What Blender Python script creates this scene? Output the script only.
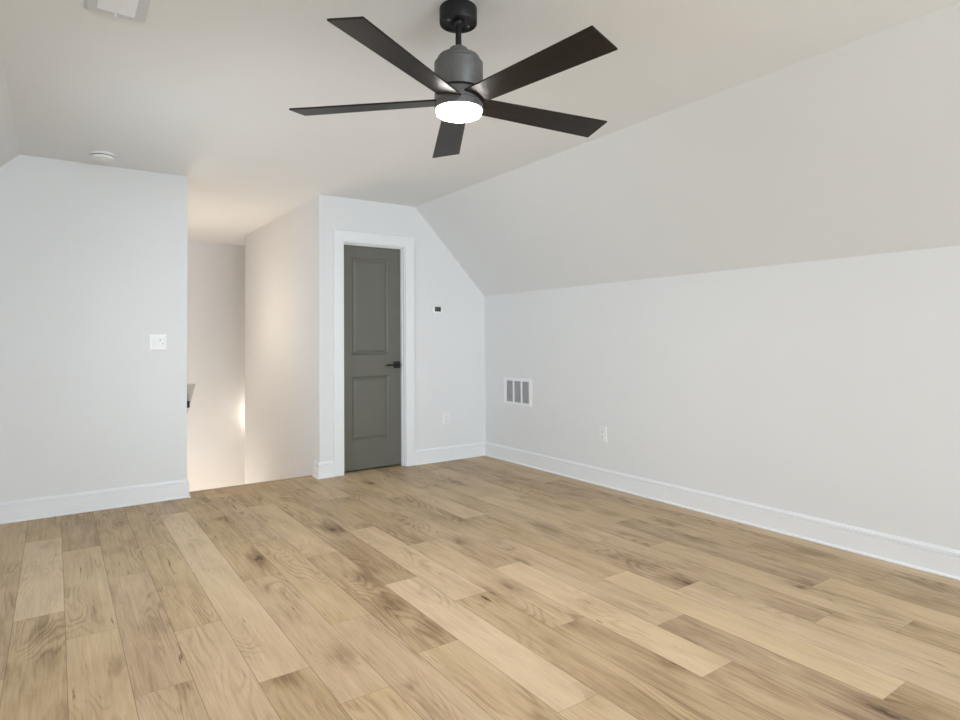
import bpy, bmesh, math, random
from mathutils import Vector, Matrix

for o in list(bpy.data.objects):
    bpy.data.objects.remove(o, do_unlink=True)
S = bpy.context.scene
COL = S.collection

# ------------------------------------------------------------------ camera
F_PX, YAW, PITCH, ROLL = 609.63, 0.6085, 0.0241, -0.0077
CAM = Vector((-3.6018, -5.0841, 1.179))
cd = bpy.data.cameras.new('camera')
cam = bpy.data.objects.new('camera', cd)
COL.objects.link(cam)
fw = Vector((math.sin(YAW)*math.cos(PITCH), math.cos(YAW)*math.cos(PITCH), math.sin(PITCH)))
r0 = Vector((math.cos(YAW), -math.sin(YAW), 0))
u0 = r0.cross(fw)
rt = math.cos(ROLL)*r0 + math.sin(ROLL)*u0
up = -math.sin(ROLL)*r0 + math.cos(ROLL)*u0
M = Matrix((rt, up, -fw)).transposed().to_4x4()
M.translation = CAM
cam.matrix_world = M
cd.sensor_fit = 'HORIZONTAL'
cd.sensor_width = 36
cd.lens = F_PX/960*36
cd.shift_y = -(360-324.47)/960
cd.clip_start = .02
S.camera = cam

# ------------------------------------------------------------------ light and exposure
S.view_settings.view_transform = 'Standard'
S.view_settings.look = 'None'
S.view_settings.gamma = 1
S.view_settings.use_curve_mapping = False
S.view_settings.exposure = 0.07
W = bpy.data.worlds.new('sky')
S.world = W
W.use_nodes = True
bg = W.node_tree.nodes['Background']
bg.inputs[0].default_value = (.80, .90, 1, 1)
bg.inputs[1].default_value = 1.0


def area(name, loc, target, sx, sy, watts, col, spread=180):
    d = bpy.data.lights.new(name, 'AREA')
    d.shape = 'RECTANGLE'
    d.size, d.size_y = sx, sy
    d.energy = watts
    d.color = col
    d.spread = math.radians(spread)
    o = bpy.data.objects.new(name, d)
    COL.objects.link(o)
    o.location = loc
    o.rotation_euler = (Vector(target)-Vector(loc)).to_track_quat('-Z', 'Y').to_euler()
    return o


YF = -9.6          # front wall, behind the camera
# daylight coming in through the windows of the front wall
# (sky light, plus an upward lamp added to brighten the ceiling)
DAY = (.785, .905, 1)
for wx in (-1.0, -2.3):
    area('window_and_side_fill', (wx, YF-.02, 1.35), (wx-.5, 0, 1.2), 1.0, 1.2, 30, DAY)
    area('ceiling_fill', (wx, YF-.02, 1.30), (wx-.9, YF+6, 6.5), 1.0, 1.1, 93, DAY)
# fill lamp added at an unseen left opening to lift the right wall
area('window_and_side_fill', (-4.62, -1.75, .95), (0, -1.2, 1.45), 1.1, .8, 13, DAY, 100)

# ------------------------------------------------------------------ materials


def mat(name, col, rough=.5, metal=0., emit=None, estr=0., spec=.5):
    m = bpy.data.materials.new(name)
    m.use_nodes = True
    b = m.node_tree.nodes['Principled BSDF']
    b.inputs['Base Color'].default_value = (*col, 1)
    b.inputs['Roughness'].default_value = rough
    b.inputs['Metallic'].default_value = metal
    b.inputs['Specular IOR Level'].default_value = spec
    if emit:
        b.inputs['Emission Color'].default_value = (*emit, 1)
        b.inputs['Emission Strength'].default_value = estr
    return m


def noise_tint(m, scale, amt, bump=0., bscale=200, stretch=(1, 1, 1)):
    """small procedural variation of the colour and a fine bump"""
    nt = m.node_tree
    b = nt.nodes['Principled BSDF']
    base = b.inputs['Base Color'].default_value[:]
    tc = nt.nodes.new('ShaderNodeTexCoord')
    mp = nt.nodes.new('ShaderNodeMapping')
    mp.inputs['Scale'].default_value = stretch
    nt.links.new(tc.outputs['Object'], mp.inputs[0])
    n = nt.nodes.new('ShaderNodeTexNoise')
    n.inputs['Scale'].default_value = scale
    n.inputs['Detail'].default_value = 4
    nt.links.new(mp.outputs[0], n.inputs['Vector'])
    cr = nt.nodes.new('ShaderNodeValToRGB')
    cr.color_ramp.elements[0].position = .3
    cr.color_ramp.elements[1].position = .7
    cr.color_ramp.elements[0].color = (*[c*(1-amt) for c in base[:3]], 1)
    cr.color_ramp.elements[1].color = (*[min(1, c*(1+amt)) for c in base[:3]], 1)
    nt.links.new(n.outputs['Fac'], cr.inputs[0])
    nt.links.new(cr.outputs[0], b.inputs['Base Color'])
    if bump:
        n2 = nt.nodes.new('ShaderNodeTexNoise')
        n2.inputs['Scale'].default_value = bscale
        n2.inputs['Detail'].default_value = 2
        nt.links.new(tc.outputs['Object'], n2.inputs['Vector'])
        bp = nt.nodes.new('ShaderNodeBump')
        bp.inputs['Strength'].default_value = bump
        bp.inputs['Distance'].default_value = .002
        nt.links.new(n2.outputs['Fac'], bp.inputs['Height'])
        nt.links.new(bp.outputs[0], b.inputs['Normal'])
    return m


m_wall = noise_tint(mat('wall_paint', (.80, .80, .80), .7, spec=.3), 3, .006, .06, 260)
m_ceil = noise_tint(mat('ceiling_paint', (.86, .86, .86), .85, spec=.2), 3, .006, .08, 220)
m_trim = noise_tint(mat('trim_enamel', (.86, .865, .875), .32), 6, .004)
m_door = noise_tint(mat('door_enamel', (.138, .135, .110), .38), 4, .03, .05, 120)
m_black = noise_tint(mat('matte_black_metal', (.009, .009, .009), .5, spec=.35), 30, .1)
m_graph = noise_tint(mat('graphite_metal', (.15, .147, .144), .45, .45), 60, .08, .05, 600)
m_plastic = noise_tint(mat('white_plastic', (.86, .86, .85), .35), 10, .01)
m_vent = noise_tint(mat('white_steel', (.90, .90, .91), .35), 10, .01)
m_flange = noise_tint(mat('flange_shade_grey', (.66, .66, .69), .45), 10, .01)  # white flange, greyed in its colour to stand for shade
m_dark = noise_tint(mat('duct_dark', (.11, .11, .108), .8), 10, .1)
m_slot = noise_tint(mat('slot_dark', (.03, .03, .03), .6), 10, .1)
m_display = noise_tint(mat('display_glass', (.045, .05, .045), .15), 10, .05)
m_digit = noise_tint(mat('display_digit', (.30, .32, .29), .3), 10, .02)
m_glass = mat('lit_diffuser', (.9, .88, .84), .5, emit=(1, .96, .91), estr=60)
m_lens = mat('lit_lens', (.9, .88, .84), .5, emit=(1, .98, .95), estr=215)
m_warm = mat('lit_warm_shade', (.9, .85, .75), .5, emit=(1, .86, .70), estr=76)
m_warm2 = mat('lit_warm_tube', (.9, .85, .75), .5, emit=(1, .90, .77), estr=22)
m_handrail = noise_tint(mat('rail_shade_grey', (.62, .62, .61), .35), 8, .01)  # grey of the shaded underside put into the rail colour


def blade_material():
    m = mat('blade_wood', (.018, .012, .010), .40, spec=.32)
    nt = m.node_tree
    b = nt.nodes['Principled BSDF']
    tc = nt.nodes.new('ShaderNodeTexCoord')
    mp = nt.nodes.new('ShaderNodeMapping')
    mp.inputs['Scale'].default_value = (2, 60, 60)
    n = nt.nodes.new('ShaderNodeTexNoise')
    n.inputs['Scale'].default_value = 3
    n.inputs['Detail'].default_value = 6
    cr = nt.nodes.new('ShaderNodeValToRGB')
    cr.color_ramp.elements[0].position = .3
    cr.color_ramp.elements[1].position = .75
    cr.color_ramp.elements[0].color = (.005, .0035, .003, 1)
    cr.color_ramp.elements[1].color = (.020, .012, .009, 1)
    nt.links.new(tc.outputs['Object'], mp.inputs[0])
    nt.links.new(mp.outputs[0], n.inputs['Vector'])
    nt.links.new(n.outputs['Fac'], cr.inputs[0])
    nt.links.new(cr.outputs[0], b.inputs['Base Color'])
    return m


m_blade = blade_material()

PLW, PLL = .1807, 1.235


def floor_material():
    m = mat('oak_planks', (.4, .28, .16), .42)
    nt = m.node_tree
    N, L = nt.nodes.new, nt.links.new
    b = nt.nodes['Principled BSDF']

    def math_(op, a, c=None, clamp=False):
        n = N('ShaderNodeMath')
        n.operation = op
        n.use_clamp = clamp
        for i, v in enumerate((a, c)):
            if v is None:
                continue
            if isinstance(v, (int, float)):
                n.inputs[i].default_value = v
            else:
                L(v, n.inputs[i])
        return n.outputs[0]

    def noise(vec, scale, detail=3, rough=.5, dist=0.):
        n = N('ShaderNodeTexNoise')
        n.inputs['Scale'].default_value = scale
        n.inputs['Detail'].default_value = detail
        n.inputs['Roughness'].default_value = rough
        n.inputs['Distortion'].default_value = dist
        L(vec, n.inputs['Vector'])
        return n.outputs['Fac']

    def rng(v, a, c, lo, hi):
        n = N('ShaderNodeMapRange')
        n.inputs[1].default_value, n.inputs[2].default_value = a, c
        n.inputs[3].default_value, n.inputs[4].default_value = lo, hi
        n.interpolation_type = 'SMOOTHSTEP'
        L(v, n.inputs[0])
        return n.outputs[0]

    uv = N('ShaderNodeUVMap')
    sep = N('ShaderNodeSeparateXYZ')
    L(uv.outputs[0], sep.inputs[0])
    U, V = sep.outputs[0], sep.outputs[1]          # metres across / along the board
    at = N('ShaderNodeAttribute')
    at.attribute_name = 'plank'
    asep = N('ShaderNodeSeparateXYZ')
    L(at.outputs['Vector'], asep.inputs[0])
    tone, seed, hue = asep.outputs

    def vec(su, sv):
        c = N('ShaderNodeCombineXYZ')
        L(math_('MULTIPLY', U, su), c.inputs[0])
        L(math_('MULTIPLY', V, sv), c.inputs[1])
        L(math_('MULTIPLY', seed, 97.0), c.inputs[2])
        return c.outputs[0]

    # cathedral grain: rings of a noise field stretched along the board
    field = noise(vec(5.0, .9), 1.0, 2, .45, .3)
    rings = math_('POWER', math_('ADD', .5, math_('MULTIPLY', math_('SINE', math_('MULTIPLY', field, 150.0)), .5)), 2.5)
    ringmask = rng(noise(vec(4, 1.1), 1.3, 2), .46, .62, 0, 1)
    fine = noise(vec(210, 8), 1.0, 5, .7)
    fine2 = noise(vec(52, 2.2), 1.0, 4, .62, .4)
    blotch = noise(vec(9, 2.2), 1.0, 4, .55, .6)
    # knots and cracks
    kn = N('ShaderNodeTexVoronoi')
    kn.inputs['Scale'].default_value = 1.0
    kn.inputs['Randomness'].default_value = 1.0
    kv = N('ShaderNodeVectorMath')
    kv.operation = 'ADD'
    wob = N('ShaderNodeTexNoise')
    wob.inputs['Scale'].default_value = 2.2
    wob.inputs['Detail'].default_value = 4
    L(vec(16, 7), wob.inputs['Vector'])
    wsc = N('ShaderNodeVectorMath')
    wsc.operation = 'MULTIPLY_ADD'
    wsc.inputs[1].default_value = (.34, .34, 0)
    wsc.inputs[2].default_value = (-.17, -.17, 0)
    L(wob.outputs['Color'], wsc.inputs[0])
    L(vec(6.2, 2.6), kv.inputs[0])
    L(wsc.outputs[0], kv.inputs[1])
    L(kv.outputs[0], kn.inputs['Vector'])
    knsel = rng(N_sep(nt, kn.outputs['Color']), .62, .66, 0, 1)
    knot = math_('MULTIPLY', rng(kn.outputs['Distance'], .03, .17, 1, 0), knsel)
    halo = math_('MULTIPLY', rng(kn.outputs['Distance'], .05, .55, 1, 0), knsel)
    crack = rng(noise(vec(60, 3.2), 1.0, 4, .6, 1.0), .64, .70, 0, 1)
    crackm = rng(noise(vec(7, 1.8), 1.7, 2), .48, .60, 0, 1)

    # sum of tone terms: 0 dark, 1 light
    t = math_('ADD', math_('MULTIPLY', tone, .22), .545)
    t = math_('ADD', t, math_('MULTIPLY', math_('SUBTRACT', fine, .5), .50))
    t = math_('ADD', t, math_('MULTIPLY', math_('SUBTRACT', fine2, .5), .42))
    t = math_('ADD', t, math_('MULTIPLY', math_('SUBTRACT', blotch, .5), .5))
    t = math_('SUBTRACT', t, math_('MULTIPLY', math_('MULTIPLY', rings, ringmask), .15))
    t = math_('SUBTRACT', t, math_('MULTIPLY', halo, .20))
    t = math_('SUBTRACT', t, math_('MULTIPLY', knot, .24))
    t = math_('SUBTRACT', t, math_('MULTIPLY', math_('MULTIPLY', crack, crackm), .42))
    cr = N('ShaderNodeValToRGB')
    e = cr.color_ramp.elements
    e[0].position, e[0].color = 0.0, (.11, .062, .028, 1)
    e[1].position, e[1].color = 1.0, (.77, .59, .385, 1)
    for pos, c in ((.28, (.33, .217, .116)), (.52, (.535, .380, .222)), (.75, (.665, .493, .306))):
        n = e.new(pos)
        n.color = (*c, 1)
    L(t, cr.inputs[0])
    # seam: darker bevel line round each board
    du = math_('MINIMUM', U, math_('SUBTRACT', PLW, U))
    dv = math_('MINIMUM', V, math_('SUBTRACT', PLL, V))
    seam = math_('MULTIPLY', rng(du, .0004, .0022, .52, 1), rng(dv, .0004, .0022, .72, 1))
    mx = N('ShaderNodeMix')
    mx.data_type = 'RGBA'
    mx.blend_type = 'MULTIPLY'
    mx.inputs[0].default_value = 1
    L(cr.outputs[0], mx.inputs[6])
    cc = N('ShaderNodeCombineColor')
    for i in range(3):
        L(seam, cc.inputs[i])
    L(cc.outputs[0], mx.inputs[7])
    hs = N('ShaderNodeHueSaturation')
    L(math_('ADD', .5, math_('MULTIPLY', hue, .003)), hs.inputs['Hue'])
    L(math_('ADD', .96, math_('MULTIPLY', hue, .04)), hs.inputs['Saturation'])
    L(mx.outputs[2], hs.inputs['Color'])
    L(hs.outputs[0], b.inputs['Base Color'])
    L(math_('ADD', .36, math_('MULTIPLY', fine, .2)), b.inputs['Roughness'])
    b.inputs['Specular IOR Level'].default_value = .2
    bp = N('ShaderNodeBump')
    bp.inputs['Strength'].default_value = .18
    bp.inputs['Distance'].default_value = .002
    L(math_('ADD', math_('MULTIPLY', fine, .4), math_('MULTIPLY', seam, 1.2)), bp.inputs['Height'])
    L(bp.outputs[0], b.inputs['Normal'])
    return m


def N_sep(nt, sock):
    s = nt.nodes.new('ShaderNodeSeparateColor')
    nt.links.new(sock, s.inputs[0])
    return s.outputs[0]


m_floor = floor_material()
m_nose = noise_tint(mat('nosing_oak', (.42, .29, .17), .42), 6, .15, stretch=(1, 12, 12))

# ------------------------------------------------------------------ mesh helpers


def box(bm, x0, x1, y0, y1, z0, z1, bev=0., seg=2):
    r = bmesh.ops.create_cube(bm, size=1)
    vs = r['verts']
    bmesh.ops.scale(bm, vec=(x1-x0, y1-y0, z1-z0), verts=vs)
    bmesh.ops.translate(bm, vec=((x0+x1)/2, (y0+y1)/2, (z0+z1)/2), verts=vs)
    if bev:
        es = list({e for v in vs for e in v.link_edges})
        bmesh.ops.bevel(bm, geom=es, offset=bev, segments=seg, profile=.5, affect='EDGES')
    return bm


def mk(*boxes, bev=0.):
    bm = bmesh.new()
    for b_ in boxes:
        box(bm, *b_, bev=bev)
    return bm


def lathe(bm, prof, n=56, cap=True):
    """prof: list of (r, z); revolve about z. Pairs are smooth unless repeated."""
    rings = []
    for r, z in prof:
        if r < 1e-6:
            rings.append([bm.verts.new((0, 0, z))])
        else:
            rings.append([bm.verts.new((r*math.cos(2*math.pi*i/n), r*math.sin(2*math.pi*i/n), z)) for i in range(n)])
    for a, b_ in zip(rings, rings[1:]):
        for i in range(n):
            j = (i+1) % n
            if len(a) == 1 and len(b_) == 1:
                continue
            if len(a) == 1:
                bm.faces.new((a[0], b_[j], b_[i]))
            elif len(b_) == 1:
                bm.faces.new((a[i], a[j], b_[0]))
            else:
                bm.faces.new((a[i], a[j], b_[j], b_[i]))
    return bm


def sweep(bm, prof, path):
    """extrude a closed profile [(out, z)] along a horizontal poly-line with mitred corners.
    'out' is measured to the right of the direction of travel."""
    n = len(path)
    rows = []
    for i, P in enumerate(path):
        P = Vector(P)
        ds = []
        if i > 0:
            ds.append((P-Vector(path[i-1])).normalized())
        if i < n-1:
            ds.append((Vector(path[i+1])-P).normalized())
        ns = [Vector((d.y, -d.x)) for d in ds]
        nn = sum(ns, Vector((0, 0)))
        nn = nn/nn.length
        nn = nn/max(.2, nn.dot(ns[0]))
        rows.append([bm.verts.new((P.x+nn.x*o, P.y+nn.y*o, z)) for o, z in prof])
    k = len(prof)
    for a, b_ in zip(rows, rows[1:]):
        for i in range(k):
            j = (i+1) % k
            bm.faces.new((a[i], a[j], b_[j], b_[i]))
    bm.faces.new(rows[0])
    bm.faces.new(rows[-1])
    return bm


def obj(name, bm, m, parent=None, loc=(0, 0, 0), smooth=None, kind=None):
    bmesh.ops.recalc_face_normals(bm, faces=bm.faces)
    me = bpy.data.meshes.new(name)
    bm.to_mesh(me)
    bm.free()
    me.materials.append(m)
    if smooth is not None:
        for p in me.polygons:
            p.use_smooth = True
        me.set_sharp_from_angle(angle=math.radians(smooth))
    o = bpy.data.objects.new(name, me)
    COL.objects.link(o)
    o.location = loc
    if parent:
        o.parent = parent
    if kind:
        o['kind'] = kind
    return o


def struct(name, bm, m, **k):
    return obj(name, bm, m, kind='structure', **k)


def tag(o, label, cat, group=None):
    o['label'] = label
    o['category'] = cat
    if group:
        o['group'] = group
    return o


def thing(name, label, cat, loc=(0, 0, 0), rot=(0, 0, 0), group=None):
    o = bpy.data.objects.new(name, None)
    o.empty_display_size = .1
    COL.objects.link(o)
    o.location = loc
    o.rotation_euler = rot
    return tag(o, label, cat, group)


# ------------------------------------------------------------------ room shell
H = 2.44                       # flat ceiling
KNEE = 1.6165                  # knee wall height
SR = -.8024                    # where the right slope meets the flat ceiling
XLF, XLK = -3.807, -4.61       # left slope top and left knee wall
OL, OR = -2.778, -1.7406       # stair opening
TH = .115                      # partition thickness
YS = 2.507                     # far end of the stair's right wall
YB = 3.30                      # stairwell back wall
DL, DR, DH = -1.531, -.912, 2.053   # door opening

random.seed(4)


def build_floor():
    bm = bmesh.new()
    uvl = bm.loops.layers.uv.new('UVMap')
    X0 = -3.74
    ends = {0: -.58, 1: -.90, 2: -.27, 3: -1.08, 4: -.425, 5: -.705, 6: -.16, 7: -.57+.0, 8: -1.15, 9: -1.50, 10: -.72,
            11: -1.29, 12: -.95, 13: -.475, 14: -.77, 15: -1.31, 16: -.305, 17: -1.12, 18: -.625, 19: -1.265}
    light = {(0, 1): .95, (0, 0): -.35, (0, 2): -.1, (1, 0): -.5, (1, 1): .15, (1, 2): .25, (2, 1): -.25, (2, 2): -.1, (2, 3): .15,
             (3, 0): -.35, (3, 1): -.05, (3, 2): .45, (4, 0): -.2, (4, 1): .85, (4, 2): .75, (4, 3): -.3,
             (5, 0): -.15, (5, 1): -.35, (5, 2): .15, (5, 3): .25, (6, 1): -.15, (6, 2): .05, (6, 3): .0,
             (7, 0): -.25, (7, 1): .45, (7, 2): -.3, (7, 3): .1, (8, 0): -.35, (8, 1): -.55, (8, 2): .85, (8, 3): .55,
             (9, 0): -.3, (9, 1): .65, (9, 2): -.35, (9, 3): .2, (10, 0): .15, (10, 1): -.35, (10, 2): .35, (10, 3): -.5,
             (11, 1): -.25, (11, 2): .9, (11, 3): -.3, (12, 1): -.4, (12, 2): .1, (12, 3): -.4, (12, 4): .1,
             (13, 2): -.3, (13, 3): .75, (13, 4): -.55, (14, 1): -.2, (14, 2): -.3, (14, 3): .55, (14, 4): .3,
             (15, 1): .35, (15, 2): -.2, (15, 3): .5, (16, 2): -.15, (16, 3): .2, (16, 4): -.35, (17, 1): -.25, (17, 2): -.5, (17, 3): .35,
             (18, 1): -.35, (18, 2): -.1, (18, 3): -.25, (19, 1): -.4, (19, 2): -.3, (19, 3): -.35}
    y_lo, y_hi = YF-.05, .12
    data = []
    for c in range(-6, 21):
        x0 = X0+c*PLW
        x1 = x0+PLW
        e0 = ends.get(c, -random.random()*PLL)
        ya = e0+2*PLL
        k = -1
        while ya > y_lo:
            yb = ya-PLL
            if yb >= y_hi:
                ya = yb
                k += 1
                continue
            a, b_ = min(ya, y_hi), max(yb, y_lo)
            cx0, cx1 = max(x0, XLK-.1), min(x1, .1)
            if a-b_ > 1e-4 and cx1 > cx0:
                tone = light.get((c, k), random.uniform(-.45, .35))
                sd = random.random()
                hue = random.uniform(-1, 1)
                vs = [bm.verts.new(p) for p in ((cx0, b_, 0), (cx1, b_, 0), (cx1, a, 0), (cx0, a, 0))]
                f = bm.faces.new(vs)
                for lp, (px, py) in zip(f.loops, ((cx0, b_), (cx1, b_), (cx1, a), (cx0, a))):
                    lp[uvl].uv = (px-x0, py-yb)
                data.append((tone, sd, hue))
            ya = yb
            k += 1
    nf = len(bm.faces)
    me = bpy.data.meshes.new('floor')
    # the slab under the boards
    box(bm, XLK-.1, .1, y_lo, .118, -.20, -.002)
    bm.to_mesh(me)
    bm.free()
    a = me.attributes.new('plank', 'FLOAT_VECTOR', 'FACE')
    for i in range(len(me.polygons)):
        a.data[i].vector = data[i] if i < nf else (0, .5, 0)
    me.materials.append(m_floor)
    o = bpy.data.objects.new('floor', me)
    COL.objects.link(o)
    o['kind'] = 'structure'
    return o


build_floor()

# ceiling: flat part, both slopes and the flat part over the stairs, one plasterboard skin


def build_ceiling():
    bm = bmesh.new()
    prof = [(.0, KNEE), (SR, H), (XLF, H), (XLK, KNEE)]
    outer = [(.14, KNEE+.0), (SR+.06, H+.14), (XLF-.06, H+.14), (XLK-.14, KNEE)]
    poly = prof+outer[::-1]
    a = [bm.verts.new((x, YF-.1, z)) for x, z in poly]
    b_ = [bm.verts.new((x, TH, z)) for x, z in poly]
    n = len(poly)
    for i in range(n):
        j = (i+1) % n
        bm.faces.new((a[i], a[j], b_[j], b_[i]))
    for i in range(3):
        for r in (a, b_):
            bm.faces.new((r[i], r[i+1], r[n-2-i], r[n-1-i]))
    box(bm, OL-TH, -.3, TH, YB+.1, H, H+.14)
    o = struct('ceiling', bm, m_ceil)
    o.data.materials.append(m_wall)
    for p in o.data.polygons:          # the slopes carry the wall paint
        if abs(abs(p.normal.x)-.716) < .03:
            p.material_index = 1
    return o


build_ceiling()

# knee walls
struct('wall_right', mk((0, .14, YF-.1, TH, -.2, KNEE)), m_wall)
LW = (-2.35, -1.15, .5, 1.4)  # opening of an unseen side window, added for its light
struct('wall_left', mk((XLK-.14, XLK, YF-.1, LW[0], -.2, KNEE), (XLK-.14, XLK, LW[1], TH, -.2, KNEE),
                       (XLK-.14, XLK, LW[0], LW[1], -.2, LW[2]), (XLK-.14, XLK, LW[0], LW[1], LW[3], KNEE)), m_wall)
struct('window_3', mk((XLK, XLK+.02, LW[0]-.07, LW[1]+.07, LW[2]-.08, LW[2]), (XLK, XLK+.02, LW[0]-.07, LW[1]+.07, LW[3], LW[3]+.08),
                      (XLK, XLK+.02, LW[0]-.07, LW[0], LW[2], LW[3]), (XLK, XLK+.02, LW[1], LW[1]+.07, LW[2], LW[3]),
                      (XLK-.09, XLK-.05, (LW[0]+LW[1])/2-.02, (LW[0]+LW[1])/2+.02, LW[2], LW[3])), m_trim)  # frame round the added, unseen side opening


def gable(bm, pts, y0, y1):
    a = [bm.verts.new((x, y0, z)) for x, z in pts]
    b_ = [bm.verts.new((x, y1, z)) for x, z in pts]
    bm.faces.new(a)
    bm.faces.new(b_)
    for i in range(len(pts)):
        j = (i+1) % len(pts)
        bm.faces.new((a[i], a[j], b_[j], b_[i]))


bm = bmesh.new()
# left of the stairs
gable(bm, [(OL, -.002), (OL, H), (XLF, H), (XLK, KNEE), (XLK, -.002)], 0, TH)
struct('wall_back_left', bm, m_wall)
bm = bmesh.new()
# right of the stairs, around the door
gable(bm, [(OR, -.002), (DL, -.002), (DL, H), (OR, H)], 0, TH)
gable(bm, [(DL, DH), (DR, DH), (DR, H), (DL, H)], 0, TH)
gable(bm, [(DR, -.002), (0, -.002), (0, KNEE), (SR, H), (DR, H)], 0, TH)
bmesh.ops.remove_doubles(bm, verts=bm.verts, dist=1e-5)
struct('wall_back_right', bm, m_wall)

# front wall behind the camera with two window openings
wins = [(-1.55, -.45), (-2.85, -1.75)]
WZ0, WZ1 = .72, 1.98
bm = bmesh.new()
xs = [-.8024, -2.55, -3.75]
gable(bm, [(0, 0), (0, KNEE), (-.45, KNEE+.46), (-.45, 0)], YF-.12, YF)
gable(bm, [(-1.75, 0), (-1.75, H), (-1.55, H), (-1.55, 0)], YF-.12, YF)
gable(bm, [(XLK, 0), (XLK, KNEE), (XLF, H), (-2.85, H), (-2.85, 0)], YF-.12, YF)
for a_, b_ in wins:
    gable(bm, [(a_, 0), (a_, WZ0), (b_, WZ0), (b_, 0)], YF-.12, YF)
    gable(bm, [(a_, WZ1), (a_, H), (max(a_, min(b_, SR)), H), (b_, 2.078 if b_ > SR else H), (b_, WZ1)], YF-.12, YF)
struct('wall_front', bm, m_wall)
for i, (a_, b_) in enumerate(wins):
    fr = mk((a_-.07, b_+.07, YF, YF+.02, WZ0-.08, WZ0), (a_-.07, b_+.07, YF, YF+.02, WZ1, WZ1+.08),
            (a_-.07, a_, YF, YF+.02, WZ0, WZ1), (b_, b_+.07, YF, YF+.02, WZ0, WZ1),
            (a_, b_, YF-.09, YF-.05, (WZ0+WZ1)/2-.02, (WZ0+WZ1)/2+.02))
    struct('window_%d' % (i+1), fr, m_trim)

# stairwell
struct('wall_stair_left', mk((OL-TH, OL, TH, YB, -2.6, H)), m_wall)
struct('wall_stair_right', mk((OR, OR+TH, TH, YS-TH, -2.6, H), (OR, -.3, YS-TH, YS, -2.6, H)), m_wall)
struct('wall_stair_back', mk((OL-TH, -.3, YB, YB+.1, -2.6, H)), m_wall)
struct('wall_hall_right', mk((-.3, -.2, YS-TH, YB+.1, -2.6, H)), m_wall)
bm = bmesh.new()
ns, run, rise = 12, .19, .19
for i in range(ns):
    box(bm, OL, OR, .135+i*run, .135+(i+1)*run, -2.6, -.19*(i+1))
box(bm, OL, -.3, .135+ns*run, YB, -2.6, -.19*ns-.02)
struct('stairs', bm, m_nose)
bm = mk((OL+.001, OR-.001, .112, .150, -.028, .006), bev=.006)
box(bm, OL+.001, OR-.001, .117, .135, -.19, -.02)
struct('trim_1', bm, m_nose)

# closet behind the door
struct('wall_closet', mk((DL-.03, DR+.3, 1.0, 1.05, 0, H), (DL-.06, DL-.03, TH, 1.05, 0, H), (DR+.3, DR+.35, TH, 1.05, 0, H),
                         (DL-.06, DR+.35, TH, 1.05, 2.2, 2.24)), m_wall)
struct('floor_closet', mk((DL-.06, DR+.35, .12, 1.05, -.03, -.001)), m_nose)

# baseboards: tall flat board, small cove, bead cap, shoe moulding
BB = [(0, .001), (.026, .001), (.026, .006), (.0225, .012), (.016, .015), (.016, .1025), (.0095, .1045), (.0095, .1085), (.0145, .1110),
      (.0145, .124), (.0130, .1275), (.0080, .1300), (.0070, .1345), (.0040, .1380), (0, .138)]
bm = bmesh.new()
sweep(bm, BB, [(XLK, 0), (OL, 0), (OL, .112)])
struct('baseboard_back_left', bm, m_trim)
bm = bmesh.new()
sweep(bm, BB, [(OR, .112), (OR, 0), (DL-.085, 0)])
struct('baseboard_stair', bm, m_trim)
bm = bmesh.new()
sweep(bm, BB, [(DR+.086, 0), (0, 0), (0, YF)])
struct('baseboard_right', bm, m_trim)
bm = bmesh.new()
sweep(bm, BB, [(XLK, YF), (XLK, 0)])
struct('baseboard_left', bm, m_trim)

# door casing (flat boards, head slightly proud) and jamb
bm = bmesh.new()
box(bm, DL-.085, DL+.004, -.019, .0, 0.001, DH+.002, bev=.0025)
box(bm, DR-.004, DR+.086, -.019, .0, 0.001, DH+.002, bev=.0025)
box(bm, DL-.088, DR+.089, -.021, .0, DH-.004, DH+.093, bev=.003)
struct('trim_2', bm, m_trim)
bm = bmesh.new()
JD = .062                       # depth of the door face inside the opening
for sx, x0 in ((1, DL), (-1, DR)):
    xa, xb = sorted((x0, x0+sx*.012))
    box(bm, xa, xb, -.001, TH, 0.001, DH)
box(bm, DL+.012, DR-.012, -.001, TH, DH-.012, DH)
# stops on the room side of the slab
box(bm, DL+.012, DL+.022, JD-.034, JD-.002, .001, DH-.012, bev=.0015)
box(bm, DR-.022, DR-.012, JD-.034, JD-.002, .001, DH-.012, bev=.0015)
box(bm, DL+.022, DR-.022, JD-.034, JD-.002, DH-.022, DH-.012, bev=.0015)
struct('trim_3', bm, m_trim)


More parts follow.
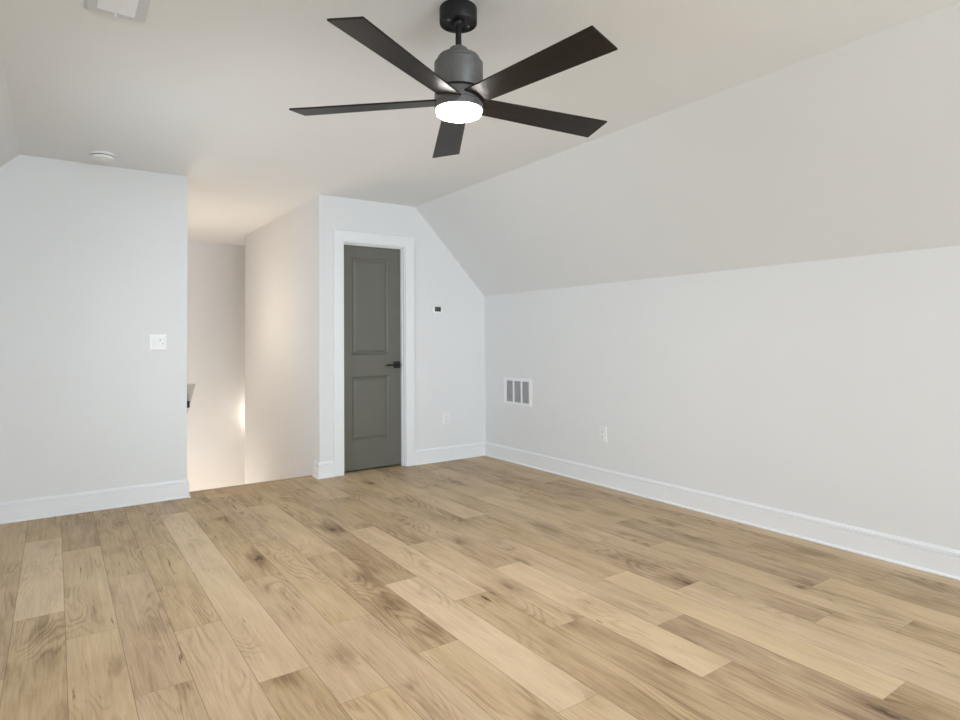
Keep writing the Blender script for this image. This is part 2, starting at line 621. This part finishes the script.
# the door
def build_door():
    x0, x1, z0, z1 = DL+.014, DR-.014, .016, DH-.014
    y0, y1 = JD, JD+.035
    bm = bmesh.new()
    px0, px1 = -1.417, -1.050
    panels = [(1.045, 1.925), (.264, .850)]
    # face as a grid with two openings
    xs_ = [x0, px0, px1, x1]
    zs_ = [z0, panels[1][0], panels[1][1], panels[0][0], panels[0][1], z1]
    V = {(i, j): bm.verts.new((x, y0, z)) for i, x in enumerate(xs_) for j, z in enumerate(zs_)}
    for i in range(3):
        for j in range(5):
            if i == 1 and j in (1, 3):
                continue
            bm.faces.new((V[i, j], V[i+1, j], V[i+1, j+1], V[i, j+1]))
    # moulded recess: (inset, depth) steps down to the raised field
    steps = [(0, 0), (.004, .006), (.012, .011), (.019, .0125), (.024, .0105), (.040, .0045), (.044, .004)]
    for j in (1, 3):
        prev = [V[1, j], V[2, j], V[2, j+1], V[1, j+1]]
        za, zb = zs_[j], zs_[j+1]
        for ins, dep in steps[1:]:
            cur = [bm.verts.new((x, y0+dep, z)) for x, z in ((px0+ins, za+ins), (px1-ins, za+ins), (px1-ins, zb-ins), (px0+ins, zb-ins))]
            for k in range(4):
                bm.faces.new((prev[k], prev[(k+1) % 4], cur[(k+1) % 4], cur[k]))
            prev = cur
        bm.faces.new(prev)
    # sides and back
    B = {k: bm.verts.new((x, y1, z)) for k, (x, z) in enumerate(((x0, z0), (x1, z0), (x1, z1), (x0, z1)))}
    bm.faces.new([B[k] for k in range(4)])
    bot = [V[i, 0] for i in range(4)]
    bm.faces.new(bot+[B[1], B[0]])
    top = [V[i, 5] for i in range(4)]
    bm.faces.new(top+[B[2], B[3]])
    bm.faces.new([V[0, j] for j in range(6)]+[B[3], B[0]])
    bm.faces.new([V[3, j] for j in range(6)]+[B[2], B[1]])
    d = struct('door_1', bm, m_door)
    hx, hz = -.973, .945
    h = obj('door_handle', mk((hx-.031, hx+.031, y0-.009, y0+.001, hz-.031, hz+.031), bev=.002), m_black, d)
    h['label'] = 'black square rosette and lever'
    bm = bmesh.new()
    box(bm, hx-.013, hx+.013, y0-.048, y0-.004, hz-.011, hz+.011, bev=.003)
    box(bm, hx-.120, hx+.013, y0-.056, y0-.044, hz-.009, hz+.009, bev=.003)
    obj('lever', bm, m_black, h)
    return d


build_door()


# ------------------------------------------------------------------ ceiling fan
FX, FY, FZ = -2.353, -3.163, 2.08


def build_fan():
    t = thing('ceiling_fan', 'dark five-blade ceiling fan with round lit lamp hanging from the flat ceiling', 'ceiling fan', (FX, FY, H))

    def z(v):
        return v-H
    bm = bmesh.new()
    lathe(bm, [(0, 0), (.066, 0), (.070, -.003), (.0715, -.008), (.0715, z(2.380)), (.0700, z(2.3765)), (.0675, z(2.376)), (.0655, z(2.381)),
               (.030, z(2.384)), (.026, z(2.388)), (0, z(2.388))])
    can = obj('canopy', bm, m_black, t, smooth=35)
    # hanger ball and the two screws under the canopy
    bm = bmesh.new()
    bmesh.ops.create_uvsphere(bm, u_segments=24, v_segments=12, radius=.021)
    bmesh.ops.translate(bm, vec=(0, 0, z(2.385)), verts=bm.verts)
    obj('hanger_ball', bm, m_black, can, smooth=60)
    for sx in (-1, 1):
        bm = bmesh.new()
        lathe(bm, [(0, -.004), (.004, -.004), (.0055, -.001), (.0055, .002), (0, .002)], 16)
        s_ = obj('screw', bm, m_graph, can, loc=(sx*.045, .0, z(2.381)), smooth=35)
    bm = bmesh.new()
    lathe(bm, [(0, z(2.386)), (.0115, z(2.386)), (.0115, z(2.27)), (0, z(2.27))], 32)
    obj('downrod', bm, m_black, t, smooth=35)
    bm = bmesh.new()
    lathe(bm, [(.0117, z(2.284)), (.030, z(2.284)), (.034, z(2.281)), (.0355, z(2.276)), (.0365, z(2.258)), (.040, z(2.253)), (.0117, z(2.250))])
    obj('coupling_cover', bm, m_graph, t, smooth=35)
    bm = bmesh.new()
    lathe(bm, [(0, z(2.254)), (.038, z(2.254)), (.066, z(2.252)), (.076, z(2.249)), (.0805, z(2.243)), (.0810, z(2.231)), (.0815, z(2.2285)), (.0890, z(2.2275)),
               (.0925, z(2.223)), (.0925, z(2.124)), (.091, z(2.1205)), (.084, z(2.1195)), (0, z(2.1195))])
    obj('motor_housing', bm, m_graph, t, smooth=30)
    bm = bmesh.new()
    lathe(bm, [(0, z(2.121)), (.080, z(2.121)), (.080, z(2.112)), (0, z(2.112))])
    obj('shadow_gap', bm, m_black, t, smooth=30)
    bm = bmesh.new()
    lathe(bm, [(0, z(2.1135)), (.088, z(2.1135)), (.091, z(2.111)), (.092, z(2.107)), (.092, z(2.072)), (.0905, z(2.0708)), (.0905, z(2.0692)), (.092, z(2.068)),
               (.092, z(2.0475)), (.0905, z(2.0455)), (.0870, z(2.0455)), (.0870, z(2.050)), (0, z(2.050))])
    obj('light_kit_ring', bm, m_graph, t, smooth=30)
    bm = bmesh.new()
    lathe(bm, [(0, z(2.052)), (.0855, z(2.052)), (.0855, z(2.036)), (.0840, z(2.0310)), (.0790, z(2.0278)), (.060, z(2.0266)), (0, z(2.026))])
    g = obj('lamp_diffuser', bm, m_glass, t, smooth=40)
    g.data.materials.append(m_lens)        # the lens throws most light straight down
    for p in g.data.polygons:
        if p.normal.z < -.8:
            p.material_index = 1
    g['label'] = 'glowing white round lamp diffuser'
    # blades: flat tapered boards, one mesh, pitched about their own axis
    R0, R1, w0, w1, thk = .070, .664, .098, .133, .0065
    bm = bmesh.new()
    segs = 10
    top, bot = [], []
    for i in range(segs+1):
        s = i/segs
        r = R0+(R1-R0)*s
        w = w0+(w1-w0)*s
        c = .004*(1-s)
        top.append([bm.verts.new((r, c-w/2, thk/2)), bm.verts.new((r, c+w/2, thk/2))])
        bot.append([bm.verts.new((r, c-w/2, -thk/2)), bm.verts.new((r, c+w/2, -thk/2))])
    for i in range(segs):
        bm.faces.new((top[i][0], top[i+1][0], top[i+1][1], top[i][1]))
        bm.faces.new((bot[i][0], bot[i][1], bot[i+1][1], bot[i+1][0]))
        bm.faces.new((top[i][0], bot[i][0], bot[i+1][0], top[i+1][0]))
        bm.faces.new((top[i][1], top[i+1][1], bot[i+1][1], bot[i][1]))
    bm.faces.new((top[0][0], top[0][1], bot[0][1], bot[0][0]))
    bm.faces.new((top[-1][0], bot[-1][0], bot[-1][1], top[-1][1]))
    bmesh.ops.recalc_face_normals(bm, faces=bm.faces)
    es = [e for e in bm.edges if len(e.link_faces) == 2 and e.calc_face_angle() > .5]
    bmesh.ops.bevel(bm, geom=es, offset=.0012, segments=2, profile=.5, affect='EDGES')
    b0 = obj('blade', bm, m_blade, t)
    # pitch, slight droop, heading of each blade
    set_ = ((-11.4, -.58, -151.9), (-11.4, 0, -81.5), (-12, .2, -6.7), (-10.5, .5, 62.6), (-10.2, -1.04, 134.1))
    for k in range(5):
        b_ = b0
        if k:
            b_ = b0.copy()
            COL.objects.link(b_)
            b_.parent = t
        b_.location = (0, 0, FZ-H)
        b_.rotation_euler = [math.radians(v) for v in set_[k]]
    return t


build_fan()


# ------------------------------------------------------------------ small wall and ceiling fittings
def smoke_detector():
    t = thing('smoke_detector', 'small round white smoke detector on the ceiling above the switch wall', 'smoke detector', (-3.350, -.315, H))
    t.scale = (1.12, 1.12, 1.12)
    bm = bmesh.new()
    lathe(bm, [(0, 0), (.066, 0), (.067, -.004), (.067, -.009), (.064, -.011), (.0635, -.0125), (0, -.0125)])
    obj('mounting_ring', bm, m_plastic, t, smooth=30)
    bm = bmesh.new()
    lathe(bm, [(0, -.0125), (.058, -.0125), (.058, -.017), (.0605, -.0175), (.0600, -.026), (.055, -.032), (.044, -.0345), (.040, -.0345), (.038, -.033), (0, -.033)])
    h = obj('housing', bm, m_plastic, t, smooth=30)
    bm = bmesh.new()
    lathe(bm, [(0, -.033), (.015, -.033), (.0155, -.0355), (.013, -.037), (0, -.037)], 32)
    obj('test_button', bm, m_plastic, h, smooth=30)
    bm = bmesh.new()
    lathe(bm, [(.0575, -.0135), (.0588, -.0135), (.0588, -.0168), (.0575, -.0168), (.0575, -.0135)])
    obj('vent_slot', bm, m_slot, h, smooth=30)


smoke_detector()


def ceiling_register():
    x0, x1, y1 = -3.522, -3.322, -2.380
    y0 = y1-.40
    t = thing('ceiling_vent', 'white rectangular air register in the ceiling at the top left', 'vent', ((x0+x1)/2, (y0+y1)/2, H))
    a, b_ = (x1-x0)/2, (y1-y0)/2
    gx, gy = a-.038, b_-.036
    bm = bmesh.new()
    # bevelled flange with an opening
    rings = [[(-a, -b_, 0), (a, -b_, 0), (a, b_, 0), (-a, b_, 0)],
             [(-a+.001, -b_+.001, -.004), (a-.001, -b_+.001, -.004), (a-.001, b_-.001, -.004), (-a+.001, b_-.001, -.004)],
             [(-a+.009, -b_+.009, -.009), (a-.009, -b_+.009, -.009), (a-.009, b_-.009, -.009), (-a+.009, b_-.009, -.009)],
             [(-gx, -gy, -.009), (gx, -gy, -.009), (gx, gy, -.009), (-gx, gy, -.009)],
             [(-gx, -gy, -.001), (gx, -gy, -.001), (gx, gy, -.001), (-gx, gy, -.001)]]
    R = [[bm.verts.new(p) for p in r] for r in rings]
    for p, q in zip(R, R[1:]):
        for i in range(4):
            bm.faces.new((p[i], p[(i+1) % 4], q[(i+1) % 4], q[i]))
    bm.faces.new(R[-1])
    fl = obj('flange', bm, m_flange, t)
    # curved louvres running across the short side
    n = 19
    bm = bmesh.new()
    for i in range(n):
        yc = -gy+(i+.5)*2*gy/n
        pr = [(yc-.0040, -.0015), (yc-.0008, -.0065), (yc+.0024, -.0112), (yc+.0032, -.0108), (yc+.0002, -.0060), (yc-.0030, -.0012)]
        A = [bm.verts.new((-gx, y, z)) for y, z in pr]
        B = [bm.verts.new((gx, y, z)) for y, z in pr]
        for k in range(len(pr)):
            j = (k+1) % len(pr)
            bm.faces.new((A[k], A[j], B[j], B[k]))
        bm.faces.new(A)
        bm.faces.new(B)
    obj('louvres', bm, m_vent, t)
    obj('damper_lever', mk((-.005, .005, b_-.030, b_-.004, -.013, -.008), bev=.0015), m_vent, t)


ceiling_register()


def wall_plate(name, label, cat, loc, rz, w, h, build):
    t = thing(name, label, cat, loc, (0, 0, rz), 'wall outlets' if cat == 'outlet' else None)
    bm = bmesh.new()
    a, b_ = w/2, h/2
    rr = [[(s*(a-i), d, u*(b_-i)) for s, u in ((-1, -1), (1, -1), (1, 1), (-1, 1))] for i, d in ((0, 0), (0, -.002), (.0035, -.0055))]
    R = [[bm.verts.new(p) for p in r] for r in rr]
    for p, q in zip(R, R[1:]):
        for i in range(4):
            bm.faces.new((p[i], p[(i+1) % 4], q[(i+1) % 4], q[i]))
    bm.faces.new(R[-1])
    bm.faces.new(R[0])
    obj('cover_plate', bm, m_plastic, t)
    build(t)
    return t


def outlet_parts(t):
    for s in (-1, 1):
        bm = bmesh.new()
        zc = s*.0195
        box(bm, -.0165, .0165, -.0085, -.005, zc-.0145, zc+.0145, bev=.0035)
        r = obj('receptacle', bm, m_plastic, t)
        bm = bmesh.new()
        box(bm, -.0078, -.0056, -.0088, -.008, zc-.002, zc+.0075)
        box(bm, .0056, .0078, -.0088, -.008, zc-.001, zc+.0065)
        box(bm, -.0024, .0024, -.0088, -.008, zc-.0105, zc-.006)
        obj('slot', bm, m_slot, r)
    bm = mk((-.003, .003, -.0068, -.005, -.003, .003), bev=.001)
    obj('screw', bm, m_plastic, t)


wall_plate('wall_outlet', 'white outlet low on the back wall between the grey door and the corner', 'outlet', (-.472, 0, .404), 0, .076, .118, outlet_parts)
wall_plate('wall_outlet', 'white outlet low on the right knee wall to the right of the return grille', 'outlet', (0, -1.626, .413), -math.pi/2, .076, .122, outlet_parts)


def switch_parts(t):
    for s in (-1, 1):
        fr = obj('switch_frame', mk((s*.023-.0172, s*.023+.0172, -.0068, -.005, -.034, .034), bev=.0008), m_plastic, t)
        if s < 0:
            bm = bmesh.new()
            pr = [(-.006, -.031), (-.0115, -.031), (-.0075, 0), (-.009, .031), (-.006, .031)]
            A = [bm.verts.new((s*.023-.0145, y, z)) for y, z in pr]
            B = [bm.verts.new((s*.023+.0145, y, z)) for y, z in pr]
            for k in range(5):
                j = (k+1) % 5
                bm.faces.new((A[k], A[j], B[j], B[k]))
            bm.faces.new(A)
            bm.faces.new(B)
            obj('rocker', bm, m_plastic, fr)
        else:
            obj('rocker', mk((s*.023-.0145, s*.023+.0145, -.0105, -.006, -.031, .031), bev=.002), m_plastic, fr)
            obj('indicator', mk((s*.023-.009, s*.023-.003, -.0112, -.0095, .012, .018), bev=.001), m_slot, fr)
            obj('indicator', mk((s*.023+.003, s*.023+.010, -.0112, -.0095, -.014, -.009), bev=.001), m_slot, fr)


wall_plate('light_switch', 'white double light switch plate on the wall left of the stair opening', 'light switch', (-2.976, 0, 1.176), 0, .116, .118, switch_parts)


def thermostat():
    t = thing('thermostat', 'small white thermostat with dark display on the wall right of the door', 'thermostat', (-.567, 0, 1.468))
    obj('body', mk((-.058, .058, -.022, 0, -.040, .040), bev=.006), m_plastic, t)
    sc = obj('display', mk((-.036, .030, -.0235, -.021, -.019, .026), bev=.001), m_display, t)
    sc['label'] = 'dark display window'
    bm = bmesh.new()
    for cx in (-.020, .004):        # two unlit-looking seven segment digits, unreadable in the photo
        box(bm, cx-.006, cx-.0045, -.0241, -.0233, -.010, .016)
        box(bm, cx+.0045, cx+.006, -.0241, -.0233, -.010, .016)
        box(bm, cx-.006, cx+.006, -.0241, -.0233, .0145, .016)
        box(bm, cx-.006, cx+.006, -.0241, -.0233, -.010, -.0085)
    obj('digits', bm, m_digit, sc)
    for z in (-.006, .008):
        obj('button', mk((.038, .050, -.0245, -.021, z-.004, z+.004), bev=.0015), m_plastic, t)


thermostat()


def return_grille():
    t = thing('return_grille', 'white return air grille with three dark louvred columns on the right knee wall', 'vent', (0, -.530, .682), (0, 0, -math.pi/2))
    # local x runs along the wall towards the camera, -y out into the room
    w, h = .420, .244
    cols = [(-.172, -.066), (-.043, .053), (.079, .164)]
    cols = [(-.168, -.068), (-.047, .053), (.074, .174)]
    z0, z1 = -.104, .098
    bm = bmesh.new()
    a, b_ = w/2, h/2
    y = -.006
    xs_ = [-a]+[v for c in cols for v in c]+[a]
    bars = [(-a, cols[0][0]), (cols[0][1], cols[1][0]), (cols[1][1], cols[2][0]), (cols[2][1], a)]
    for x0, x1 in bars:
        box(bm, x0, x1, y, 0, -b_, b_)
    for c in cols:
        box(bm, c[0], c[1], y, 0, -b_, z0)
        box(bm, c[0], c[1], y, 0, z1, b_)
    # rolled lip
    for x0, x1, q0, q1 in ((-a-.004, a+.004, -b_-.004, -b_), (-a-.004, a+.004, b_, b_+.004), (-a-.004, -a, -b_, b_), (a, a+.004, -b_, b_)):
        box(bm, x0, x1, -.004, 0, q0, q1)
    obj('flange', bm, m_vent, t)
    for c in cols:
        bm = bmesh.new()
        n = 22
        for i in range(n):
            zc = z0+(i+.5)*(z1-z0)/n
            pr = [(-.0056, zc-.0012), (-.0008, zc+.0018), (-.0008, zc+.0026), (-.0056, zc-.0004)]
            A = [bm.verts.new((c[0], yy, zz)) for yy, zz in pr]
            B = [bm.verts.new((c[1], yy, zz)) for yy, zz in pr]
            for k in range(4):
                j = (k+1) % 4
                bm.faces.new((A[k], A[j], B[j], B[k]))
        obj('louvre_panel', bm, m_vent, t)
    obj('duct_backing', mk((cols[0][0]-.004, cols[2][1]+.004, -.0008, -.0002, z0-.004, z1+.004)), m_dark, t)


return_grille()


def handrail():
    t = thing('handrail', 'shade-greyed stair handrail end showing past the wall edge left of the stairs', 'handrail', (OL+.062, .20, .822))
    ang = math.radians(-37)
    bm = bmesh.new()
    dy, dz = math.cos(ang), math.sin(ang)
    L_ = 2.5
    # level-cut end: the underside runs right up to the tip
    pr = [(0, .018), (.083, .018), (.03+L_*dy, .058+L_*dz), (L_*dy, .018+L_*dz)]
    A = [bm.verts.new((-.034, y, z)) for y, z in pr]
    B = [bm.verts.new((.034, y, z)) for y, z in pr]
    for k in range(4):
        bm.faces.new((A[k], A[(k+1) % 4], B[(k+1) % 4], B[k]))
    bm.faces.new(A)
    bm.faces.new(B)
    bmesh.ops.recalc_face_normals(bm, faces=bm.faces)
    bmesh.ops.bevel(bm, geom=bm.edges[:], offset=.003, segments=2, profile=.5, affect='EDGES')
    obj('rail', bm, m_handrail, t)
    for d in (.24, 1.2, 2.2):
        y, z = d*math.cos(ang), d*math.sin(ang)
        bm = bmesh.new()
        box(bm, -.016, .020, y-.018, y+.018, z-.040, z+.012, bev=.003)
        box(bm, -.062, -.010, y-.010, y+.010, z-.066, z-.048, bev=.003)
        box(bm, -.062, -.056, y-.028, y+.028, z-.090, z-.034, bev=.002)
        obj('bracket', bm, m_black, t)


handrail()


# fill lamp added low over the stairs to brighten the stairwell evenly
area('stairwell_fill', (-2.26, 2.25, -1.95), (-2.26, 2.25, 2.0), .7, .5, 30, (1, .87, .73))

# lamps in the stairwell (round the corner from the room)
def sconce(loc, rz, r, h, m, label):
    t = thing('wall_sconce', label, 'wall lamp', loc, (0, 0, rz), 'stairwell sconces')
    obj('back_plate', mk((-.04, .04, -.012, 0, -.07, .07), bev=.003), m_black, t)
    obj('arm', mk((-.01, .01, -.05, -.010, -.01, .01), bev=.002), m_black, t)
    bm = bmesh.new()
    lathe(bm, [(0, -h/2), (r*.9, -h/2), (r, -h/2+.01), (r, h/2-.01), (r*.9, h/2), (0, h/2)], 32)
    s = obj('lamp_shade', bm, m, t, loc=(0, -.05, 0), smooth=40)


sconce((OL, 1.30, 1.42), math.pi/2, .035, .22, m_warm, 'warm lit sconce on the left stairwell wall behind the switch wall')
sconce((-1.40, YB, .22), 0, .035, .30, m_warm2, 'warm lit sconce on the stairwell back wall just around its right corner')
